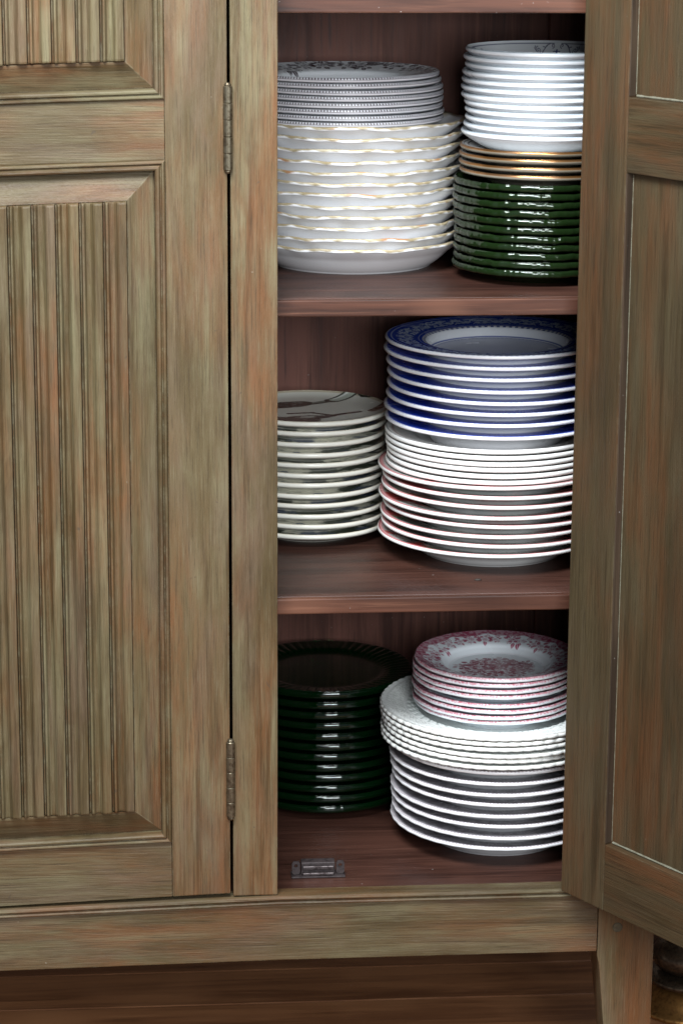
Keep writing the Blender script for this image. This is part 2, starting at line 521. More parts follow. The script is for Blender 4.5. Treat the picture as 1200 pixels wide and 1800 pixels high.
def hinge_mesh(z0, z1, r=0.0054, x=0.0, y=0.0022):
    bm = bmesh.new()
    seg = 16
    n = 5
    prof = [(0.0, z0 - 0.004), (r * 0.55, z0 - 0.0034), (r * 0.75, z0 - 0.0015), (r * 0.7, z0)]
    L = (z1 - z0) / n
    for i in range(n):
        a, b = z0 + i * L, z0 + (i + 1) * L
        rr = r * (1 + (0.03 if i % 2 else -0.01))
        prof += [(r * 0.84, a), (rr, a + 0.0008), (rr, b - 0.0008), (r * 0.84, b)]
    prof += [(r * 0.7, z1), (r * 0.75, z1 + 0.0015), (r * 0.55, z1 + 0.0034), (0.0, z1 + 0.004)]
    rows = []
    for rr, z in prof:
        rows.append([bm.verts.new((x + max(rr, 1e-4) * math.cos(2 * PI * i / seg), y + max(rr, 1e-4) * math.sin(2 * PI * i / seg), z)) for i in range(seg)])
    for r0, r1 in zip(rows[:-1], rows[1:]):
        for i in range(seg):
            bm.faces.new((r0[i], r0[(i + 1) % seg], r1[(i + 1) % seg], r1[i]))
    bm.faces.new(rows[0][::-1]); bm.faces.new(rows[-1])
    me = bm_mesh(bm, 'hinge')
    return me


PAN = [(0.3795, 1.1985), (1.2665, 1.74)]
ld = make_door(0.389, (-0.1318, 0.0, 0), PI, 0.034, PAN, 0.3088, 1.80, 0.0700,
               'closed fluted door with green and rust wash')
for za, zb in ((0.4085, 0.5035), (1.1845, 1.2790)):
    link('hinge', hinge_mesh(za, zb, 0.0053, -0.0008, 0.0030), HINGE, ld)
A_ = math.radians(31.6)
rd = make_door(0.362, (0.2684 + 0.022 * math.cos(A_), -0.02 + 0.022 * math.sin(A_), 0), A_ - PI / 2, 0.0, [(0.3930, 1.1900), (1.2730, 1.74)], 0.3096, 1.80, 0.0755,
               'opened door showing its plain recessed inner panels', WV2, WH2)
REVEAL = dark_wood('reveal_wood', 'Z', (0.022, 0.014, 0.008), (0.045, 0.028, 0.017), (0.09, 0.06, 0.035), 0.5)
CAULK = metal('old_filler', (0.15, 0.145, 0.105), 0.6, 0.0, (0.10, 0.09, 0.06))


def caulk_mesh(p0, p1, r, seed):
    rg = random.Random(seed)
    n = max(8, int((Vector(p1) - Vector(p0)).length / 0.006))
    st = [i / n for i in range(n + 1)]
    wob = [rg.uniform(0.7, 1.2) for _ in st]
    P0, P1 = Vector(p0), Vector(p1)
    ax = (P1 - P0).normalized()
    e1 = Vector((0, 1, 0)).cross(ax).normalized()
    prof = [(-1, -0.6), (-.7, .5), (0, .9), (.7, .5), (1, -0.6)]
    fn = lambda a, b, s: tuple(P0.lerp(P1, s[0]) + e1 * a * r * s[1] + Vector((0, -1, 0)) * (b * r * s[1]))
    return extrude_mesh('filler', prof, fn, list(zip(st, wob)))


for v0, v1 in ((0.3930, 1.1900), (1.2730, 1.74)):
    sw_, wd_ = 0.0755, 0.362
    for u_ in (sw_, wd_ - sw_ - 0.0014):
        link('reveal_strip', box_mesh('reveal_strip', u_ + 0.0001, u_ + 0.0013, -0.0214, -0.0124, v0 + 0.0015, v1 - 0.0015, 0.0003, 1), REVEAL, rd)
    link('filler', caulk_mesh((sw_ + 0.0022, -0.0123, v0 + 0.003), (sw_ + 0.0022, -0.0123, v1 - 0.003), 0.00045, 1), CAULK, rd)
    link('filler', caulk_mesh((sw_ + 0.004, -0.0123, v0 + 0.0016), (wd_ - sw_ - 0.004, -0.0123, v0 + 0.0016), 0.0015, 2), CAULK, rd)
for za, zb in ((0.4085, 0.5035), (1.1845, 1.2790)):
    link('hinge', hinge_mesh(za, zb, 0.0053, -0.004, 0.0030), HINGE, rd)


# ------------------------------------------------------------------ plates
def crom(P, n):
    P = np.array(P, float)
    out = []
    Q = np.vstack([2 * P[0] - P[1], P, 2 * P[-1] - P[-2]])
    for i in range(1, len(Q) - 2):
        p0, p1, p2, p3 = Q[i - 1], Q[i], Q[i + 1], Q[i + 2]
        for t in np.arange(n) / n:
            out.append(0.5 * (2 * p1 + (p2 - p0) * t + (2 * p0 - 5 * p1 + 4 * p2 - p3) * t * t + (3 * p1 - p0 - 3 * p2 + p3) * t ** 3))
    out.append(P[-1])
    return np.array(out)


def lerp(a, b, t):
    return a + (b - a) * t


class Plate:
    """A lathe-turned plate: top surface, rounded lip, underside, foot ring.  Colour is kept in the attribute 'glaze'
    (alpha = gilding)."""

    def __init__(s, name, R, well, s_, zr, rf, t, top, nseg=160, ntop=28, extra_foot=0.0, lipw=0.42):
        s.name, s.R, s.s, s.rf = name, R, s_, rf
        top = np.array(top, float)
        fine = crom(top, 12)
        rr = np.linspace(0.0008, R - 0.0016, ntop)
        # denser towards the lip
        tz = np.interp(rr, fine[:, 0], fine[:, 1])
        capt = s_ - 0.0009
        zt_e = np.interp(R - 0.0016, fine[:, 0], fine[:, 1])
        lip = []
        te = min(t, capt)
        for a in np.linspace(80, -85, 9):
            ra = math.radians(a)
            lip.append((R - te * lipw + te * lipw * math.cos(ra), zt_e - te * 0.5 + te * 0.5 * math.sin(ra)))
        ur = np.linspace(R - te * 0.55, rf + 0.004, 14)
        uz_t = np.interp(ur, fine[:, 0], fine[:, 1])
        frac = np.clip((ur - rf) / (R - rf), 0, 1)
        thick = np.minimum(lerp(capt, te, np.clip(frac * 1.6, 0, 1)), capt)
        uz = uz_t - thick
        ef = extra_foot
        foot = [(rf + 0.0020, max(0.0008, uz[-1] - 0.0010)), (rf + 0.0014, -ef), (rf - 0.0014, -ef), (rf - 0.0030, 0.0022), (0.001, 0.0026)]
        pts = list(zip(rr, tz)) + lip + list(zip(ur, uz)) + foot
        side = [1] * len(rr) + [0] * len(lip) + [-1] * (len(ur) + len(foot))
        pts = np.array(pts)
        s.r = pts[:, 0]
        s.z = pts[:, 1] + ef
        s.side = np.array(side)
        s.nseg = nseg
        th = np.arange(nseg) * 2 * PI / nseg
        s.Rg, s.T = np.meshgrid(s.r, th, indexing='ij')
        s.Z = np.meshgrid(s.z, th, indexing='ij')[0]
        s.S = np.meshgrid(s.side, th, indexing='ij')[0]
        s.Q = s.Rg / R
        s.X, s.Y = s.Rg * np.cos(s.T), s.Rg * np.sin(s.T)
        s.C = np.ones(s.Rg.shape + (4,))
        s.C[..., :3] = (0.78, 0.79, 0.79)
        s.C[..., 3] = 0
        # how far down the lip: 0 at the top of the lip, 1 underneath
        nl = len(lip)
        l = np.zeros(len(pts)); l[len(rr):len(rr) + nl] = np.linspace(0, 1, nl); l[len(rr) + nl:] = 1
        s.L = np.meshgrid(l, th, indexing='ij')[0]

    def ink(s, mask, col, metal=None):
        m = np.clip(mask, 0, 1)[..., None]
        s.C[..., :3] = s.C[..., :3] * (1 - m) + np.array(col) * m
        if metal is not None:
            s.C[..., 3] = s.C[..., 3] * (1 - m[..., 0]) + metal * m[..., 0]

    def build(s, mat):
        nr, ns = s.Rg.shape
        co = np.stack([s.Rg * np.cos(s.T), s.Rg * np.sin(s.T), s.Z], -1).reshape(-1, 3)
        me = bpy.data.meshes.new(s.name)
        i = np.arange(nr - 1)[:, None]; j = np.arange(ns)[None, :]; jn = (j + 1) % ns
        a = i * ns + j; b = i * ns + jn; c = (i + 1) * ns + jn; d = (i + 1) * ns + j
        quads = np.stack([np.broadcast_to(v, (nr - 1, ns)) for v in (a, d, c, b)], -1).reshape(-1, 4)
        nq = len(quads)
        loops = np.concatenate([quads.ravel(), np.arange(ns), (nr - 1) * ns + np.arange(ns)[::-1]])
        starts = np.concatenate([np.arange(nq) * 4, [nq * 4, nq * 4 + ns]])
        me.vertices.add(len(co)); me.vertices.foreach_set('co', co.ravel())
        me.loops.add(len(loops)); me.loops.foreach_set('vertex_index', loops.astype(np.int32))
        me.polygons.add(len(starts)); me.polygons.foreach_set('loop_start', starts.astype(np.int32))
        me.polygons.foreach_set('use_smooth', np.ones(len(starts), bool))
        me.update(calc_edges=True)
        me.validate()
        at = me.color_attributes.new('glaze', 'FLOAT_COLOR', 'POINT')
        at.data.foreach_set('color', s.C.reshape(-1).astype(np.float32))
        me.materials.append(mat)
        return me


def rim_top(R, s_, zr, rw, wall=0.011, k=0.62):
    """flat well, a curved wall, then a gently rising rim"""
    return [(0, s_), (rw * .5, s_), (rw * .9, s_ + .0001), (rw, s_ + .0006), (rw + wall * .55, lerp(s_, zr, k * .5)), (rw + wall, lerp(s_, zr, k)),
            (rw + wall + (R - rw - wall) * .5, lerp(s_, zr, k + (1 - k) * .5)), (R, zr)]


def coupe_top(R, s_, zr, rw, p=1.9):
    pts = [(0, s_), (rw * .5, s_), (rw * .88, s_ + .0001)]
    for t in (0.0, .2, .4, .6, .8, 1.0):
        pts.append((rw + (R - rw) * t, s_ + .0004 + (zr - s_ - .0004) * t ** p))
    return pts


# ---- pattern helpers (numpy)
def segd(x, y, pts):
    d = np.full(x.shape, 9.0)
    for (x0, y0), (x1, y1) in zip(pts[:-1], pts[1:]):
        ax, ay = x1 - x0, y1 - y0
        L = ax * ax + ay * ay + 1e-12
        t = np.clip(((x - x0) * ax + (y - y0) * ay) / L, 0, 1)
        d = np.minimum(d, np.hypot(x - x0 - t * ax, y - y0 - t * ay))
    return d


def line(d, w, soft):
    return np.clip((w + soft - d) / (2 * soft), 0, 1)


def spiral(cx, cy, r, turns, a0, sgn=1, n=14):
    return [(cx + r * (1 - .85 * t) * math.cos(a0 + sgn * 2 * PI * turns * t), cy + r * (1 - .85 * t) * math.sin(a0 + sgn * 2 * PI * turns * t))
            for t in np.linspace(0, 1, n)]


def vnoise(x, y, f, seed):
    rs = np.random.RandomState(seed)
    g = rs.rand(64, 64)
    u, v = x * f + 1000.3, y * f + 1000.7
    i, j = np.floor(u).astype(int), np.floor(v).astype(int)
    fu, fv = u - i, v - j
    fu = fu * fu * (3 - 2 * fu); fv = fv * fv * (3 - 2 * fv)
    g00, g10, g01, g11 = g[i % 64, j % 64], g[(i + 1) % 64, j % 64], g[i % 64, (j + 1) % 64], g[(i + 1) % 64, (j + 1) % 64]
    return lerp(lerp(g00, g10, fu), lerp(g01, g11, fu), fv)


def fbm(x, y, f, seed, o=3):
    return sum(vnoise(x, y, f * 2 ** k_, seed + k_) * .5 ** k_ for k_ in range(o)) / sum(.5 ** k_ for k_ in range(o))


def flower(x, y, cx, cy, R, rot, kk=5):
    dx, dy = x - cx, y - cy
    rho = np.hypot(dx, dy) / R
    ph = np.arctan2(dy, dx) - rot
    edge = .74 + .26 * np.cos(kk * ph)
    inside = np.clip((edge - rho) * 7, 0, 1)
    out_l = np.clip(1 - np.abs(edge - rho - .07) * 9, 0, 1)
    inner = np.clip(1 - np.abs(rho - .36 - .08 * np.cos(kk * ph + 1)) * 10, 0, 1)
    eye = np.clip((.17 - rho) * 12, 0, 1)
    return inside * np.clip(.22 + out_l * .8 + inner * .7 + eye * .8, 0, 1)


def leafm(x, y, cx, cy, L, rot):
    dx, dy = x - cx, y - cy
    u = (dx * math.cos(rot) + dy * math.sin(rot)) / L
    v = (-dx * math.sin(rot) + dy * math.cos(rot)) / L
    hw = .30 * np.sin(PI * np.clip(u, 0, 1))
    ins = np.clip((hw - np.abs(v)) * 14, 0, 1) * (u > 0) * (u < 1)
    return ins * np.clip(.55 + .45 * (np.abs(v) > .05), 0, 1)


def cluster(x, y, cx, cy, size, seed, nl=7, nf=1):
    r = random.Random(seed)
    m = np.zeros(x.shape)
    near = (np.abs(x - cx) < size * 3.2) & (np.abs(y - cy) < size * 3.2)
    if not near.any():
        return m
    X, Y = x[near], y[near]
    a = np.zeros(X.shape)
    for i in range(nl):
        t = 2 * PI * (i + r.uniform(-.3, .3)) / nl
        L = size * r.uniform(.8, 1.4)
        a = np.maximum(a, leafm(X, Y, cx + math.cos(t) * size * .6, cy + math.sin(t) * size * .6, L, t + r.uniform(-.5, .5)))
    for i in range(nf):
        o = 0 if i == 0 else size * 1.1
        t = r.uniform(0, 2 * PI)
        fl = flower(X, Y, cx + o * math.cos(t), cy + o * math.sin(t), size * (1.0 if i == 0 else .6), r.uniform(0, 6), r.choice((5, 6)))
        rho = np.hypot(X - cx - o * math.cos(t), Y - cy - o * math.sin(t)) / size
        a = np.where(rho < .8 * (1.0 if i == 0 else .6), fl, np.maximum(a, fl))
    m[near] = a
    return m


ORD = ['topmost', 'second from top', 'third from top', 'fourth from top', 'fifth from top', 'sixth from top', 'seventh from top',
       'eighth from top', 'ninth from top', 'tenth from top', 'eleventh from top', 'twelfth from top']


def stack(name, cat, base, n, s_, me_low, me_top, label, group, xy, jit=0.0008, turn=True, drift=None, tilt=None, special=None):
    """n plates stacked from height `base`, each a thing of its own; the label says which one of its stack."""
    z = base
    for i in range(n):
        k_ = n - 1 - i
        me = me_top if k_ == 0 else me_low
        if special and i in special:
            me = special[i][0]
        o = link(name, me, None)
        dx, dy = (drift(i) if drift else (0, 0))
        o.location = (xy[0] + dx + rng.uniform(-jit, jit) * 1.7, xy[1] + dy + rng.uniform(-jit, jit) * 1.7, z + 0.0002)
        o.rotation_euler = (0, 0, rng.uniform(0, 6.28) if (turn and k_ > 0) else 0)
        if tilt:
            o.rotation_euler = (tilt(i)[0], tilt(i)[1], o.rotation_euler[2])
            # a tilted plate is not turned, so the tilt keeps its direction
            o.rotation_euler[2] = 0 if k_ == 0 else o.rotation_euler[2] * 0
        if k_ < n - 1:
            o.rotation_euler[0] += math.radians(rng.uniform(-.2, .2)); o.rotation_euler[1] += math.radians(rng.uniform(-.2, .2))
        place = 'bottom' if k_ == n - 1 else ORD[k_]
        o['label'] = label.format(place)
        o['category'] = cat
        o['group'] = group
        z += s_ + (special[i][1] if special and i in special else 0)
    return z


# ============ top compartment, left: gold-edged cream plates, brown transfer plates on them
def cream_plate(sd):
    rs = np.random.RandomState(sd)
    ph = rs.rand(8) * 6.28
    k_ = rs.randint(0, 4, 8)
    p = Plate('gold_edged_plate', .139, .102, .0134, .0375, .097, .0046, coupe_top(.139, .0134, .0375, .100, 1.35), nseg=220, ntop=34)
    wob = .0010 * np.sin((6 + k_[0]) * p.T + ph[0]) + .0006 * np.sin((12 + k_[1]) * p.T + ph[1]) + .0003 * np.sin(29 * p.T)
    wgt = np.clip((p.Q - .86) / .14, 0, 1) ** 1.5
    p.Rg = p.Rg + wob * wgt
    p.Z = p.Z + wgt * (.0007 * np.sin((5 + k_[2]) * p.T + ph[2]) + .0005 * np.sin((12 + 2 * k_[3]) * p.T + ph[3]) + .0003 * np.sin((21 + k_[4]) * p.T + ph[4]))
    band = .958 + .008 * np.sin(11 * p.T) + .006 * np.sin(23 * p.T + 1)
    p.C[..., :3] = (0.80, 0.805, 0.82)
    depth = np.where(p.S == 1, np.clip((p.Q - band) * 60, 0, 1), np.where(p.S == 0, np.clip((.60 + .14 * np.sin(19 * p.T) + .1 * np.sin(47 * p.T) - p.L) * 5, 0, 1), 0))
    n_ = fbm(p.T * 26, p.L * 5 + p.Q * 8, 1.0, 5 + sd)[..., None]
    gold = np.array([.33, .265, .155]); rust = np.array([.36, .18, .08]); pale = np.array([.50, .44, .31]); dk_ = np.array([.20, .15, .08])
    g = lerp(lerp(dk_, gold, np.clip(n_ * 3, 0, 1)), pale, np.clip((n_ - .52) * 6, 0, 1))
    g = lerp(g, rust, np.clip((fbm(p.T * 6, p.L, 1.0, 15 + sd)[..., None] - .66) * 12, 0, 1))
    m_ = depth[..., None]
    p.C[..., :3] = p.C[..., :3] * (1 - m_) + g * m_
    p.C[..., 3] = depth * .15
    return p.build(CERG)


creams = [cream_plate(i * 11) for i in range(4)]
cream = creams[0]
zA = stack('gold_edged_plate', 'plate', S2, 12, .0134, cream, cream, 'wavy gold edged cream plate, {} in its stack',
           'wavy gold edged cream plates', (.037, .308), .0012, special={i: (creams[i % 4], 0) for i in range(12)})


def brown_plate(top):
    R = .1235
    p = Plate('brown_floral_plate', R, .075, .0077, .0272, .068, .0058, rim_top(R, .0077, .0272, .072, .012, .55), nseg=880 if not top else 960, ntop=24 if not top else 90)
    p.C[..., :3] = (.74, .76, .79)
    # woven chain border round the lip
    nn = 200
    wv = np.sin(nn * p.T)
    row = np.where(p.S == 0, p.L, np.where(p.S == 1, np.clip((p.Q - .985) / .015, 0, 1) - 1, 2))
    chain = ((row > -.9) & (row < .46))
    dots = np.clip(.5 + 1.2 * wv * np.sin((row + .9) * 6.5), 0, 1)
    p.ink(chain * (1 - dots * .82), (.055, .035, .045))
    p.ink((np.abs(row - .48) < .05) * .8, (.07, .04, .05))
    p.ink((p.S == 0) * (p.L > .55) * .25, (.62, .50, .53))
    if top:
        m = np.zeros(p.X.shape)
        r = random.Random(3)
        for i in range(22):
            t = 2 * PI * i / 22 + r.uniform(-.08, .08)
            q = r.uniform(.77, .88)
            m = np.maximum(m, cluster(p.X, p.Y, q * R * math.cos(t), q * R * math.sin(t), r.uniform(.0085, .0115), 100 + i, 8, 2))
        edge_n = np.clip((fbm(p.X, p.Y, 160, 8) - .46) * 8, 0, 1) * (p.Q > .86)
        m = np.maximum(m, edge_n * .85)
        p.ink(m * (p.S == 1) * (p.Q < .985), (.050, .034, .045))
        c = np.zeros(p.X.shape)
        for i in range(6):
            c = np.maximum(c, cluster(p.X, p.Y, .018 * math.cos(i), .018 * math.sin(i), .011, 300 + i))
        p.ink(c * (p.S == 1), (.050, .034, .045))
    return p.build(CER)


brl, brt = brown_plate(False), brown_plate(True)
stack('brown_floral_plate', 'plate', zA, 8, .0077, brl, brt, 'brown floral plate with woven dotted edge, {} in its stack',
      'brown floral plates with dotted edges', (.026, .308), .001, drift=lambda i: (-.0045, 0) if i > 5 else (.0012 * (3 - i) * .4, 0))


# ============ top compartment, right: green glass, gold-rimmed, white bowls
def glass_plate(name, R, s_, zr, rf, seed, mat, rough_edge, fl=0, ntop=30, nseg=400, t=.0080):
    p = Plate(name, R, rf + .004, s_, zr, rf, t, rim_top(R, s_, zr, rf + .004, .012, .5), nseg=nseg, ntop=ntop, lipw=0.30)
    wgt = np.clip((p.Q - .80) / .20, 0, 1) ** 2
    nz = .5 * (fbm(p.T * 12, p.T * 0 + 3, 1, seed) - .5) + .05 * (fbm(p.T * 50, p.T * 0 + 9, 1, seed + 9) - .5)
    p.Rg = p.Rg + nz * rough_edge * wgt
    p.Z = p.Z + (fbm(p.T * 11, p.T * 0 + 5, 1, seed + 4) - .5) * rough_edge * .45 * wgt
    if fl:
        w2 = np.clip((p.Q - .66) / .1, 0, 1) * np.clip((1.0 - p.Q) / .05, 0, 1)
        p.Z = p.Z + .0011 * np.abs(np.sin(fl * p.T / 2)) * w2 * (p.S == 1)
    return p.build(mat)


gl = [glass_plate('green_glass_plate', .1035, .0102, .0205, .063, 40 + i * 7, GLASS_L, .0055) for i in range(3)]
XE = (.2555, .202)
zE = S2
for i in range(11):
    o = link('green_glass_plate', gl[i % 3], None)
    o.location = (XE[0] + rng.uniform(-.0015, .0015), XE[1] + rng.uniform(-.001, .001), zE + .0002)
    o.rotation_euler = (0, 0, rng.uniform(0, 6.28))
    tag(o, 'light green glass plate with ragged rim, %s in its stack' % ('bottom' if i == 0 else ORD[10 - i]), 'plate', 'light green glass plates')
    zE += .0102


def goldrim():
    p = Plate('gold_rimmed_plate', .102, .064, .0095, .0212, .060, .0058, rim_top(.102, .0095, .0212, .062, .012, .5), nseg=160, ntop=60)
    p.C[..., :3] = (.50, .50, .49)
    p.ink((p.S <= 0) * 1.0, (.15, .135, .10))
    g = np.where(p.S == 0, np.clip((.45 - p.L) * 12, 0, 1), np.where(p.S == 1, np.clip((p.Q - .972) * 150, 0, 1), 0))
    p.ink(g, (.36, .165, .05), .9)
    p.ink((p.S == 1) * (np.abs(p.Q - .945) < .010), (.06, .055, .06))
    p.ink((p.S == 1) * (np.abs(p.Q - .90) < .006), (.10, .09, .10))
    return p.build(CER)


gr = goldrim()
zD = stack('gold_rimmed_plate', 'plate', zE, 4, .0095, gr, gr, 'grey plate with thin gold rim, {} between white bowls and green glass',
           'gold rimmed grey plates', (.2600, .202), .0006)


def bowl(top):
    R = .1015
    p = Plate('white_bowl', R, .06, .0089, .0302, .056, .0060, coupe_top(R, .0089, .0302, .057, 1.55), nseg=1400 if top else 128, ntop=130 if top else 26)
    p.C[..., :3] = (.80, .83, .86)
    b = .0302 - p.Z
    p.ink(np.where(p.S == 0, np.clip((.30 - p.L) * 10, 0, 1), np.where(p.S == 1, (p.Q > .985) * 1.0, 0)) * .85, (.10, .16, .20))
    if top:
        inn = (p.S == 1)
        sec = PI / 2
        t = (p.T - math.radians(75) + sec / 2) % sec - sec / 2
        a = np.abs(t * .098)
        gap = np.clip((a - .004) * 2000, 0, 1)
        p.ink(inn * line(np.abs(b - .0044), .00042, .0003) * gap, (.028, .035, .12))
        pts = spiral(.0265, .0118, .0042, 1.6, -PI / 2, 1, 16)
        m = line(segd(a, b, pts), .00042, .0003)
        m = np.maximum(m, line(segd(a, b, [(.0265, .0160), (.0222, .0148), (.0180, .0110), (.0140, .0066), (.0100, .0048)][::1]), .0005, .0003))
        m = np.maximum(m, line(segd(a, b, [(.0195, .0080), (.0160, .0086), (.0135, .0070)]), .00042, .0003))
        m = np.maximum(m, line(segd(a, b, spiral(.0062, .0070, .0028, 1.1, PI / 2, 1, 10)), .00042, .0003))
        m = np.maximum(m, line(segd(a, b, [(.0300, .0130), (.0316, .0098), (.0296, .0072)]), .00042, .0003))
        p.ink(m * inn, (.028, .035, .12))
        f_ = np.maximum(line(segd(a, b, [(0, .0118), (0, .0165)]), .0011, .0003), line(segd(a, b, [(0, .0142), (.0032, .0128), (.0050, .0134)]), .0005, .0003))
        p.ink(f_ * inn, (.015, .03, .20))
    return p.build(CER)


bl, bt = bowl(False), bowl(True)
stack('white_bowl', 'bowl', zD, 12, .0089, bl, bt, 'shallow white bowl with dark hairline rim, {} in its stack', 'shallow white bowls',
      (.2630, .202), .0011, turn=False, drift=lambda i: (0.0016 * math.sin(i * .8), 0))


# ============ middle compartment, left: utensil plates
def utensil(top):
    R = .101
    tp = [(0, .0134), (.05, .0134), (.072, .0136), (.084, .0146), (.094, .0168), (.101, .0196)]
    p = Plate('utensil_plate', R, .07, .0134, .0196, .062, .0062, tp, nseg=520 if top else 160, ntop=130 if top else 30)
    p.C[..., :3] = (.74, .73, .65)
    tan = np.where(p.S == 1, np.clip((p.Q - .935) * 60, 0, 1), np.where(p.S == 0, np.clip((.16 - p.L) * 12, 0, 1), 0))
    p.ink(tan * .9, (.47, .40, .28))
    x, y = p.X, p.Y
    if not top:
        n_ = fbm(x, y, 38, 77)
        p.ink((p.S == 1) * (p.Q < .93) * np.clip((n_ - .5) * 12, 0, 1), (.05, .07, .04))
        p.ink((p.S == 1) * (p.Q < .93) * np.clip((fbm(x, y, 45, 91) - .60) * 12, 0, 1), (.10, .13, .20))
    else:
        up = (p.S == 1) * 1.0
        def stroke(pts, w0, col, soft=.0005):
            p.ink(line(segd(x, y, pts), w0, soft) * up, col)
        # spatula: black blade, metal neck, pale handle with a dark outline
        bl_ = np.abs((y - .032) - .25 * (x + .03)) - .019 * np.clip(1 - ((x + .035) / .045) ** 4, 0, 1)
        bm_ = np.clip(-bl_ * 1500, 0, 1) * (x > -.085) * (x < .010) * up
        p.ink(bm_, (.010, .010, .008))
        p.ink(np.clip((fbm(x, y * 3, 120, 12) - .66) * 20, 0, 1) * bm_, (.20, .20, .18))
        stroke([(.004, .038), (.032, .056)], .0062, (.030, .034, .026))
        stroke([(.006, .042), (.032, .059)], .0016, (.30, .34, .28))
        stroke([(.032, .056), (.064, .0850)], .0105, (.016, .020, .014))
        stroke([(.036, .060), (.062, .0835)], .0072, (.50, .55, .47))
        stroke([(.034, .064), (.058, .0860)], .0016, (.85, .87, .82))
        # fork in brown print
        fk = (.085, .050, .044)
        stroke([(.062, -.0138), (.040, -.0262), (.024, -.0363)], .0042, fk)
        stroke([(.060, -.0130), (.046, -.0205)], .0014, (.36, .27, .24))
        stroke([(.024, -.0363), (.014, -.044), (.000, -.052), (-.036, -.066)], .0068, fk)
        stroke([(.024, -.0345), (.012, -.026), (.000, -.0175), (-.030, -.022)], .0032, fk)
        stroke([(.016, -.0395), (-.004, -.036), (-.034, -.044)], .0030, fk)
        stroke([(-.004, -.062), (-.06, -.050)], .013, (.13, .09, .078))
        # brown tip of another tool and an olive spoon at the edge
        stroke([(.080, -.010), (.100, .015)], .0075, (.20, .095, .055))
        stroke([(.078, -.006), (.098, .021)], .0016, (.08, .03, .02))
        stroke([(.066, .090), (.074, .064), (.086, .055), (.094, .066), (.099, .072)], .0042, (.02, .022, .014))
        stroke([(.078, .080), (.084, .066), (.090, .072)], .0060, (.42, .42, .16))
    return p.build(CER)


ul, ut = utensil(False), utensil(True)
stack('utensil_plate', 'plate', S3, 12, .0134, ul, ut, 'small cream plate with tan rim, {} in its stack', 'cream plates with utensil print',
      (-.013, .355), .0012)


# ============ middle compartment, right: red-rimmed, plain white, blue
def redrim():
    R = .1455
    p = Plate('red_rimmed_plate', R, .094, .0122, .0312, .088, .0050, rim_top(R, .0122, .0312, .092, .013, .55), nseg=200, ntop=44)
    p.C[..., :3] = (.80, .81, .80)
    up = (p.S == 1) * (p.Q < .965) * (p.Q > .55)
    n1, n2, n3 = fbm(p.X, p.Y, 30, 21), fbm(p.X, p.Y, 34, 22), fbm(p.X, p.Y, 26, 23)
    p.ink(up * .8, (.34, .35, .33))
    p.ink(up * np.clip((n1 - .48) * 9, 0, 1) * .9, (.05, .07, .06))
    p.ink(up * np.clip((n2 - .56) * 10, 0, 1) * .9, (.40, .035, .03))
    p.ink(up * np.clip((n3 - .58) * 10, 0, 1) * .8, (.10, .18, .10))
    # the underside carries a pale smeared tint of the glaze
    red = np.where(p.S == 1, np.clip((p.Q - .962) * 200, 0, 1), np.where(p.S == 0, np.clip((.18 - p.L) * 10, 0, 1), 0))
    p.ink(red * .9, (.42, .05, .06))
    return p.build(CER)


rr_ = redrim()
zH = stack('red_rimmed_plate', 'plate', S3, 8, .0122, rr_, rr_, 'white plate with thin red rim line, {} in its stack', 'white plates with red rim lines',
           (.2160, .243), .0022)


def plainwhite():
    R = .1372
    p = Plate('plain_white_plate', R, .092, .0078, .0246, .086, .0058, rim_top(R, .0078, .0246, .090, .012, .55), nseg=160, ntop=50)
    p.C[..., :3] = (.82, .82, .80)
    p.ink((p.S == 1) * (np.abs(p.Q - .925) < .006) * .8, (.30, .10, .09))
    p.ink((p.S == 1) * (p.Q < .96) * .25, (.62, .61, .60))
    return p.build(CER)


pw = plainwhite()
zG = stack('plain_white_plate', 'plate', zH, 6, .0078, pw, pw, 'plain white plate, {} of those under the blue plates', 'plain white plates',
           (.2140, .243), .0010, drift=lambda i: (-.0025, 0) if i == 5 else (0, 0))


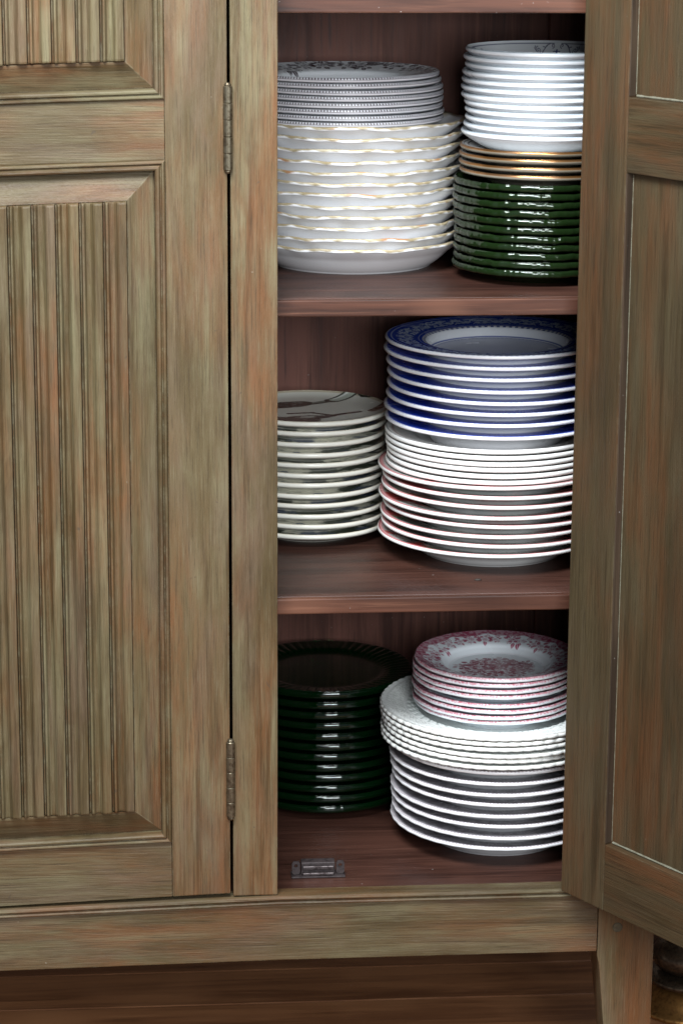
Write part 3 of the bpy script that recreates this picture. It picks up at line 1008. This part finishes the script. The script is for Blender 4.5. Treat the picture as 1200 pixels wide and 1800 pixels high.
def blue(top):
    R = .1402
    p = Plate('blue_rimmed_plate', R, .084, .0143, .0335, .079, .0046, rim_top(R, .0143, .0335, .083, .0075, .66), nseg=1400 if top else 360, ntop=165 if top else 40)
    p.C[..., :3] = (.80, .81, .84)
    up = (p.S == 1)
    q = p.Q
    cob = (.010, .050, .42)
    p.ink(up * np.clip((q - .665) * 200, 0, 1) * np.clip((.985 - q) * 200, 0, 1), cob)
    # dotted navy thread at the very edge of the lip
    dash = np.clip(.5 + 2 * np.sin(130 * p.T), 0, 1)
    p.ink(np.where(p.S == 0, np.clip((.14 - p.L) * 12, 0, 1), 0) * (0.35 + .65 * dash), (.03, .06, .20))
    p.ink(up * (q > .60) * (q <= .668), (.74, .77, .82))
    p.ink(up * (q < .585) * .75, (.30, .33, .52))
    p.ink(up * (np.abs(q - .598) < .006), (.10, .14, .36))
    b1 = np.clip(.5 + 2.2 * np.sin(72 * p.T), 0, 1)
    p.ink(up * (np.abs(q - .648) < .012) * b1, (.04, .07, .30))
    p.ink(up * (np.abs(q - .558) < .010) * np.clip(.5 + 2 * np.sin(90 * p.T), 0, 1) * .8, (.16, .20, .45))
    wh = (.58, .68, .84)
    p.ink(up * line(np.abs(q - .945), .0035, .003), wh)
    p.ink(up * line(np.abs(q - .700), .0030, .003) * (.4 + .6 * (np.sin(220 * p.T) > 0)), wh)
    if top:
        n = 11
        sec = 2 * PI / n
        t = (p.T - PI / 2 - .05 + sec / 2) % sec - sec / 2
        a = np.abs(t) * R * .83
        b = (q - .825) * R
        m = np.zeros(a.shape)
        for pts in (spiral(.0075, .0030, .0052, 1.4, PI, 1, 16), spiral(.0200, -.0035, .0046, 1.4, 0, -1, 16), spiral(.0310, .0045, .0040, 1.3, PI, 1, 14),
                    spiral(.0048, -.0070, .0030, 1.2, 0, 1, 12), [(.0, .0075), (.0035, .0105), (.008, .0085), (.0128, .0040), (.0155, -.0035), (.020, -.0085), (.026, -.005), (.028, .002)],
                    [(.0125, .008), (.017, .0055), (.021, .007)], [(.0, -.0105), (.004, -.0115), (.0095, -.009), (.012, -.011)], [(.026, -.0105), (.031, -.006), (.036, -.009)]):
            m = np.maximum(m, line(segd(a, b, pts), .00095, .0004))
        m = np.maximum(m, line(np.hypot(a, b - .001), .0022, .0004))
        m = np.maximum(m, np.clip((fbm(a * 1.0, b, 420, 31) - .60) * 10, 0, 1) * (np.abs(b) < .011) * .55)
        p.ink(m * up * (q < .935) * (q > .712), wh)
    return p.build(CER)


bll, blt = blue(False), blue(True)
stack('blue_rimmed_plate', 'plate', zG, 8, .0143, bll, blt, 'white plate with deep blue scrolled rim, {} in the blue stack', 'plates with deep blue rims',
      (.2150, .243), .0013)

# ============ bottom compartment, left: dark green glass
dg = [glass_plate('dark_green_glass_plate', .1165, .0143, .0222, .072, 80 + i * 5, GLASS_D, .0016, 0 if i < 2 else 56, 30 if i < 2 else 70, 240 if i < 2 else 560, .0100) for i in range(3)]
zJ = FB
for i in range(12):
    o = link('dark_green_glass_plate', dg[2] if i == 11 else dg[i % 2], None)
    o.location = (.010 + rng.uniform(-.001, .001), .376 + rng.uniform(-.001, .001), zJ + .0002)
    o.rotation_euler = (0, 0, rng.uniform(0, 6.28))
    tag(o, 'very dark green glass plate, %s in its stack on the cabinet floor' % ('bottom' if i == 0 else ORD[11 - i]), 'plate', 'very dark green glass plates')
    zJ += .0143


# ============ bottom compartment, right: grey-rimmed, embossed white, pink floral
def greyrim():
    R = .1378
    p = Plate('grey_rimmed_plate', R, .090, .0142, .0315, .085, .0046, rim_top(R, .0142, .0315, .088, .012, .55), nseg=720, ntop=30)
    p.Rg = p.Rg * (1 + .0022 * np.cos(36 * p.T) * np.clip((p.Q - .94) / .06, 0, 1))
    p.C[..., :3] = (.80, .81, .83)
    up = (p.S == 1)
    p.ink(up * (p.Q < .975) * (p.Q > .62) * (.86 + .14 * np.clip((fbm(p.X, p.Y, 140, 51) - .4) * 5, 0, 1)), (.16, .148, .165))
    p.ink(up * (p.Q <= .62) * .6, (.30, .29, .30))
    nd = np.clip(.45 + 1.6 * np.sin(180 * p.T), 0, 1)
    p.ink(np.where(p.S == 0, np.clip((.26 - p.L) * 14, 0, 1), up * (p.Q > .982)) * (.30 + .50 * nd), (.17, .09, .11))
    return p.build(CER)


gm = greyrim()
zM = stack('grey_rimmed_plate', 'plate', FB, 8, .0142, gm, gm, 'white edged plate with dark grey printed rim, {} in its stack', 'plates with dark grey printed rims',
           (.2215, .2140), .0014)


def embossed(top):
    R = .1480
    p = Plate('embossed_plate', R, .090, .0076, .0285, .086, .0056, rim_top(R, .0076, .0285, .090, .012, .55), nseg=900 if top else 600, ntop=120 if top else 30)
    q, t = p.Q, p.T
    p.C[..., :3] = (.80, .82, .80)
    nb = 60
    bead = np.abs(np.sin(nb * t / 2))
    we = np.clip((q - .955) / .03, 0, 1)
    p.Rg = p.Rg + (bead - .7) * .0016 * we
    p.Z = p.Z + (p.S >= 0) * (bead - .4) * .0004 * we * (1 - p.L)
    p.ink(np.clip(1 - bead * 2.2, 0, 1) * we * (p.S >= 0) * .45 * (p.L < .5), (.42, .43, .36))
    p.ink((p.S == 0) * np.clip((.2 - p.L) * 8, 0, 1) * (.2 + .5 * np.clip((fbm(t * 40, t * 0, 1, 4) - .4) * 5, 0, 1)), (.36, .31, .22))
    if top:
        up = (p.S == 1)
        arc = t * R
        lace = np.sin(60 * t + 8 * np.sin(q * 60)) * np.sin(q * 150 + 2 * np.sin(30 * t))
        lace = np.maximum(lace, np.cos(120 * t) * np.cos(q * 210))
        zone = np.clip((q - .79) / .015, 0, 1) * np.clip((.95 - q) / .015, 0, 1)
        zone2 = np.clip((q - .655) / .012, 0, 1) * np.clip((.775 - q) / .012, 0, 1)
        sc_ = np.clip(.5 + 1.5 * lace, 0, 1)
        leaf_ = np.clip(.5 + 1.6 * np.sin(45 * t + 30 * q) * np.sin(q * 90), 0, 1)
        h = .0010 * sc_ * zone + .0009 * leaf_ * zone2
        for rq in (.785, .645):
            h = h + .0016 * np.clip(1 - np.abs(q - rq) / .008, 0, 1)
        p.Z = p.Z + h * up
        p.ink(up * zone * (1 - sc_) * .85, (.40, .43, .38))
        p.ink(up * zone2 * (1 - leaf_) * .75, (.42, .46, .43))
    return p.build(CERR)


eml, emt = embossed(False), embossed(True)
zL = stack('embossed_plate', 'plate', zM, 6, .0076, eml, emt, 'white plate with beaded embossed rim, {} in its stack', 'embossed white plates with beaded rims',
           (.2195, .2140), .0012)


def pink(top, extra=0.0):
    R = .1052
    p = Plate('pink_floral_plate', R, .064, .0074, .0264, .058, .0056, rim_top(R, .0074, .0264, .060, .013, .55), nseg=760 if top else 480, ntop=150 if top else 34, extra_foot=extra)
    q, t = p.Q, p.T
    scal = np.cos(12 * t) * .6 + np.cos(24 * t + .6) * .4
    p.Rg = p.Rg * (1 + .005 * scal * np.clip((q - .85) / .15, 0, 1))
    p.C[..., :3] = (.74, .79, .83)
    up = (p.S == 1)
    rose = (.34, .045, .105)
    mot = fbm(p.X, p.Y, 330, 61)
    lipm = np.where(p.S == 0, np.clip((.50 + .25 * (fbm(t * 60, t * 0, 1, 66) - .5) - p.L) * 5, 0, 1), 0)
    p.ink(lipm * (.35 + .65 * np.clip((fbm(t * 90, p.L * 5, 1, 64) - .40) * 7, 0, 1)), (.45, .13, .17))
    band = .872 + .018 * np.cos(12 * t) + .010 * np.cos(24 * t)
    p.ink(up * np.clip((q - band) * 90, 0, 1) * (.72 + .28 * np.clip((mot - .42) * 6, 0, 1)), (.31, .065, .115))
    if top:
        m = np.zeros(p.X.shape)
        r = random.Random(12)
        for i in range(30):
            a = 2 * PI * i / 30 + r.uniform(-.06, .06)
            qq = r.uniform(.735, .80) + .02 * math.cos(6 * a)
            m = np.maximum(m, cluster(p.X, p.Y, qq * R * math.cos(a), qq * R * math.sin(a), r.uniform(.0055, .0078), 500 + i, 7, 2))
        for i in range(40):
            a = 2 * PI * i / 40
            qq = .85
            m = np.maximum(m, .9 * line(segd(p.X, p.Y, spiral(qq * R * math.cos(a), qq * R * math.sin(a), .0040, 1.3, a, 1 if i % 2 else -1, 10)), .0005, .0004))
        p.ink(m * up * (q < band + .01), rose)
        c = np.zeros(p.X.shape)
        for i in range(34):
            rad = .043 * math.sqrt((i + .5) / 34)
            a = i * 2.39996
            c = np.maximum(c, cluster(p.X, p.Y, rad * 1.12 * math.cos(a), rad * .86 * math.sin(a), r.uniform(.0055, .0080), 700 + i, 7, 2))
        c = np.maximum(c, np.clip((fbm(p.X, p.Y, 210, 71) - .47) * 7, 0, 1) * (np.hypot(p.X / 1.12, p.Y / .86) < .042) * .8)
        p.ink(c * up * (q < .56), (.26, .042, .075))
        p.ink(up * line(np.abs(q - .575), .003, .003) * .35, (.50, .30, .38))
    return p.build(CER)


pkl, pkt, pkx = pink(False), pink(True), pink(False, .0045)
stack('pink_floral_plate', 'plate', zL, 8, .0074, pkl, pkt, 'pink floral plate with mottled scalloped edge, {} in its stack', 'pink floral plates',
      (.2165, .2140), .0010, special={4: (pkx, .0045)})


# ------------------------------------------------------------------ lamp base on the floor beside the cabinet
def lathe_mesh(name, prof, seg=48):
    bm = bmesh.new()
    rows = [[bm.verts.new((r * math.cos(2 * PI * i / seg), r * math.sin(2 * PI * i / seg), z)) for i in range(seg)] for r, z in prof]
    for r0, r1 in zip(rows[:-1], rows[1:]):
        for i in range(seg):
            bm.faces.new((r0[i], r0[(i + 1) % seg], r1[(i + 1) % seg], r1[i]))
    bm.faces.new(rows[0][::-1]); bm.faces.new(rows[-1])
    return bm_mesh(bm, name, True)


lamp = bpy.data.objects.new('lamp_base', None)
COL.objects.link(lamp)
lamp.location = (.527, .392, FZ)
tag(lamp, 'turned bronze lamp base with brass foot on floor beside cabinet leg', 'lamp')
link('foot', lathe_mesh('foot', [(.055, 0), (.070, .0005), (.074, .003), (.074, .007), (.071, .010), (.066, .012), (.060, .020), (.052, .030), (.044, .036), (.030, .038)]), BRASS, lamp)
link('disc', lathe_mesh('disc', [(.030, .0382), (.052, .041), (.060, .045), (.0615, .049), (.059, .053), (.050, .056), (.03, .058)]), BRONZE, lamp)
link('bulb', lathe_mesh('bulb', [(.020, .0582), (.040, .060), (.051, .067), (.055, .077), (.053, .088), (.047, .097), (.040, .103), (.034, .106), (.036, .109), (.030, .114), (.018, .119), (.012, .124)]), BRONZE, lamp)
link('stem', lathe_mesh('stem', [(.010, .1242), (.014, .128), (.010, .134), (.008, .20), (.008, .60)]), BRASS, lamp)


# ------------------------------------------------------------------ a crumb lying on the middle shelf
bm = bmesh.new()
bmesh.ops.create_icosphere(bm, subdivisions=2, radius=1)
for v in bm.verts:
    k_ = 1 + .35 * math.sin(9 * v.co.x + 3) * math.cos(7 * v.co.y)
    v.co = Vector((v.co.x * .0042 * k_, v.co.y * .0020 * k_, max(-0.0004, v.co.z * .0013 * k_) + .0004))
CRUMB = NT('crumb').out(Base_Color=(.03, .024, .02, 1), Roughness=.8)
tag(link('crumb', bm_mesh(bm, 'crumb', True), CRUMB, None, (.176, .098, S3 + .0002)), 'tiny black crumb lying near the front edge of the middle shelf', 'crumb')
